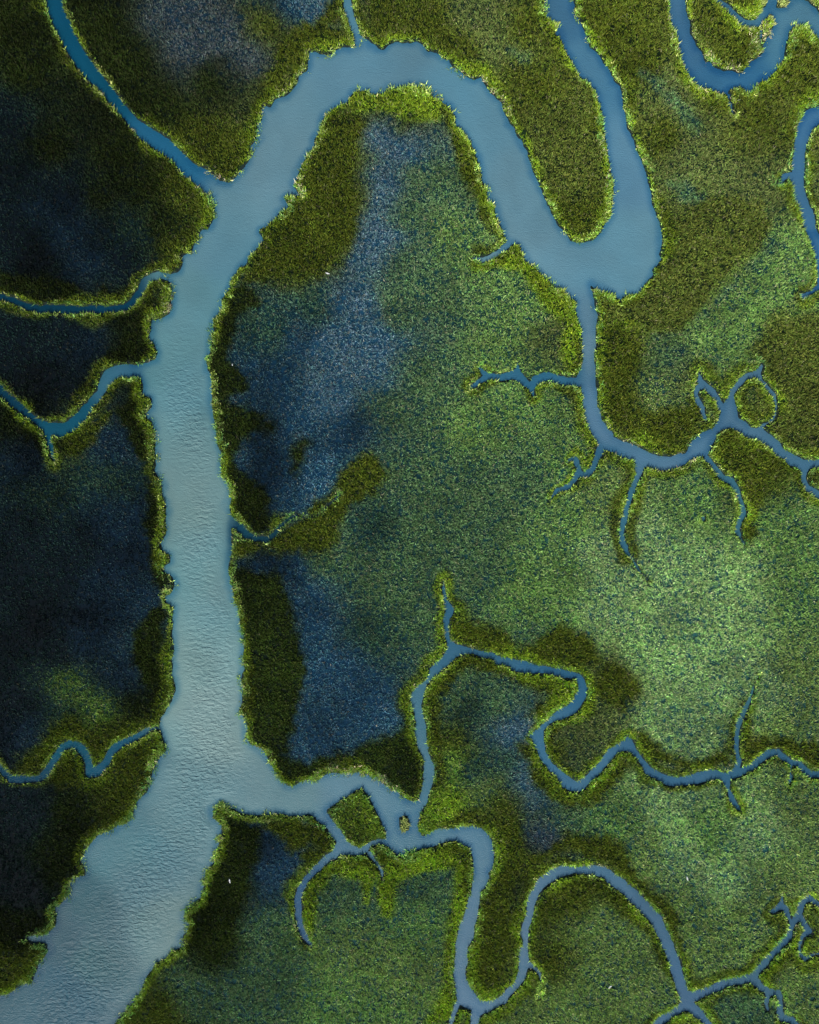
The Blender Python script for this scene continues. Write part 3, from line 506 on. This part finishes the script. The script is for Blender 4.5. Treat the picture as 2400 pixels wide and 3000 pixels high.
IL = {'diamond': 'diamond shaped islet of olive grass in the side channel near the river fork',
      'tiny': 'tiny tuft islet of pale grass in midstream beside the diamond shaped islet',
      'tuft': 'small straw coloured tuft islet at the top of the upper right river',
      'round': 'rounded green islet ringed by a thin creek on the right side'}
for i, k in enumerate(ISL):
    P = np.array(ISLETS[k]); cxx, cyy = P.mean(0); wx0, wy0 = wpos(cxx, cyy)
    e = bpy.data.objects.new('marsh_islet', None); C.objects.link(e); e.location = (wx0, wy0, 0); e.empty_display_size = 1
    tag(e, IL[k], 'islet')
    off = np.array([wx0, wy0, 0])
    submesh('mud_bank', isl_face[k], m_mud, V-off, gcf, e)
    m = l1 == 100+i
    if k == 'diamond': cc1[m] *= .72
    if k in ('tiny', 'tuft'): cc1[m] = np.array([.55, .66, .20])*rng.uniform(.6, 1.2, (m.sum(), 1))
    if m.sum(): o = grass_obj('grass', P1[m]-off, cc1[m]*(1.0 if k != 'tuft' else 1.2), e); o['kind'] = 'stuff'
    m = l2 == 100+i
    if k in ('tiny', 'tuft'): cc2[m] = np.array([.62, .66, .24])*rng.uniform(.7, 1.2, (m.sum(), 1)); m |= False
    if m.sum(): o = grass_obj('shore_grass', P2[m]-off, cc2[m], e); o['kind'] = 'stuff'

# ------------------------------------------------------------------ egrets
m_eg, nt, bs, N, LK = newmat('white_feathers'); bs.inputs['Base Color'].default_value = (.8, .8, .78, 1); bs.inputs['Roughness'].default_value = .7
m_bk, nt, bs, N, LK = newmat('yellow_beak'); bs.inputs['Base Color'].default_value = (.5, .3, .05, 1)
def ring_mesh(name, path, mat, parent, seg=8):
    V_, F_ = [], []
    for i, (cx_, cy_, cz_, r, rz) in enumerate(path):
        for j in range(seg):
            a = 2*math.pi*j/seg; V_.append((cx_, cy_+r*math.cos(a), cz_+rz*math.sin(a)))
    for i in range(len(path)-1):
        for j in range(seg): F_.append((i*seg+j, i*seg+(j+1) % seg, (i+1)*seg+(j+1) % seg, (i+1)*seg+j))
    return mesh_obj(name, V_, F_, mat, parent, None, True)
def egret(loc, rz, flying, label, sc=.75):
    e = bpy.data.objects.new('egret', None); C.objects.link(e); e.location = loc; e.rotation_euler = (0, 0, rz); e.scale = (sc,)*3; tag(e, label, 'bird', 'white egrets over the marsh')
    ring_mesh('body', [(-.38,0,0,.01,.01),(-.3,0,0,.07,.03),(-.15,0,0,.11,.10),(.05,0,0,.12,.12),(.2,0,.02,.08,.08),(.28,0,.06,.04,.05),(.33,0,.14,.03,.03),(.34,0,.22,.028,.03),(.4,0,.27,.035,.04),(.46,0,.26,.02,.02),(.48,0,.26,.005,.005)], m_eg, e)
    ring_mesh('beak', [(.46,0,.26,.012,.012),(.60,0,.24,.002,.002)], m_bk, e, 5)
    for sg in (-1, 1):
        if flying: w = [(.16,.08,.06),(.20,.45,.14),(.05,.85,.10),(-.08,.80,.09),(-.14,.42,.10),(-.14,.06,.05)]
        else: w = [(.16,.10,.08),(.05,.15,.07),(-.2,.12,.02),(-.42,.03,-.02),(-.25,.05,.07),(.0,.06,.12)]
        vv = [(a, b*sg, c) for a, b, c in w]+[(a, b*sg, c-.02) for a, b, c in w]
        ff = [(0,1,4,5),(1,2,3,4),(11,10,7,6),(10,9,8,7),(0,6,7,1),(1,7,8,2),(2,8,9,3),(3,9,10,4),(4,10,11,5),(5,11,6,0)]
        mesh_obj('wing', vv, ff, m_eg, e)
        if not flying: ring_mesh('leg', [(0,sg*.04,-.1,.01,.01),(.01,sg*.04,-.3,.008,.05)], m_bk, e, 5)
for (c, r, tx, ty), rz, fl, lb in (
 ((1,1,238,1352), 1.6, False, 'white egret standing at the dark edge of the blue flooded marsh'),
 ((1,1,1035,578), 1.3, True, 'white egret flying over the blue grey marsh in the river bend'),
 ((3,3,615,2225), .3, True, 'white egret flying low over the creek junction at the lower right'),
 ((2,4,1690,1412), -.9, True, 'white egret flying over the meadow inside the lower right creek arch'),
 ((1,4,210,520), .2, True, 'white egret flying over dark olive grass beside the river fork')):
    X_, Y_ = c*600+tx*K, r*600+ty*K; a, b = wpos(X_, Y_); h = 5 if fl else .9
    f = 1-h/250 if fl else 1
    egret((a*f, b*f, h), rz, fl, lb)

# ------------------------------------------------------------------ light and camera
scene = bpy.context.scene
EL = math.radians(37); AZ = math.radians(196)      # compass bearing of the sun: from the south, slightly west
w = bpy.data.worlds.new('World'); scene.world = w; w.use_nodes = True; nt = w.node_tree
sky = nt.nodes.new('ShaderNodeTexSky'); sky.sky_type = 'NISHITA'; sky.sun_disc = False; sky.sun_elevation = EL; sky.sun_rotation = AZ
nt.links.new(sky.outputs[0], nt.nodes['Background'].inputs[0]); nt.nodes['Background'].inputs[1].default_value = .09
sd = bpy.data.lights.new('sun', 'SUN'); sd.energy = 3.5; sd.angle = math.radians(.5); sd.color = (1, .95, .86)
so_ = bpy.data.objects.new('sun', sd); C.objects.link(so_)
d = Vector((math.sin(AZ)*math.cos(EL), math.cos(AZ)*math.cos(EL), math.sin(EL))); so_.rotation_euler = d.to_track_quat('Z', 'Y').to_euler()
cam = bpy.data.cameras.new('camera'); co = bpy.data.objects.new('camera', cam); C.objects.link(co); co.location = (0, 0, 250); co.rotation_euler = (0, 0, 0)
cam.sensor_fit = 'VERTICAL'; cam.sensor_height = 30; cam.lens = 30*250/300; cam.clip_end = 3000; cam.clip_start = 1
scene.camera = co
scene.view_settings.view_transform = 'Standard'; scene.view_settings.look = 'None'; scene.view_settings.exposure = .5; scene.view_settings.gamma = 1
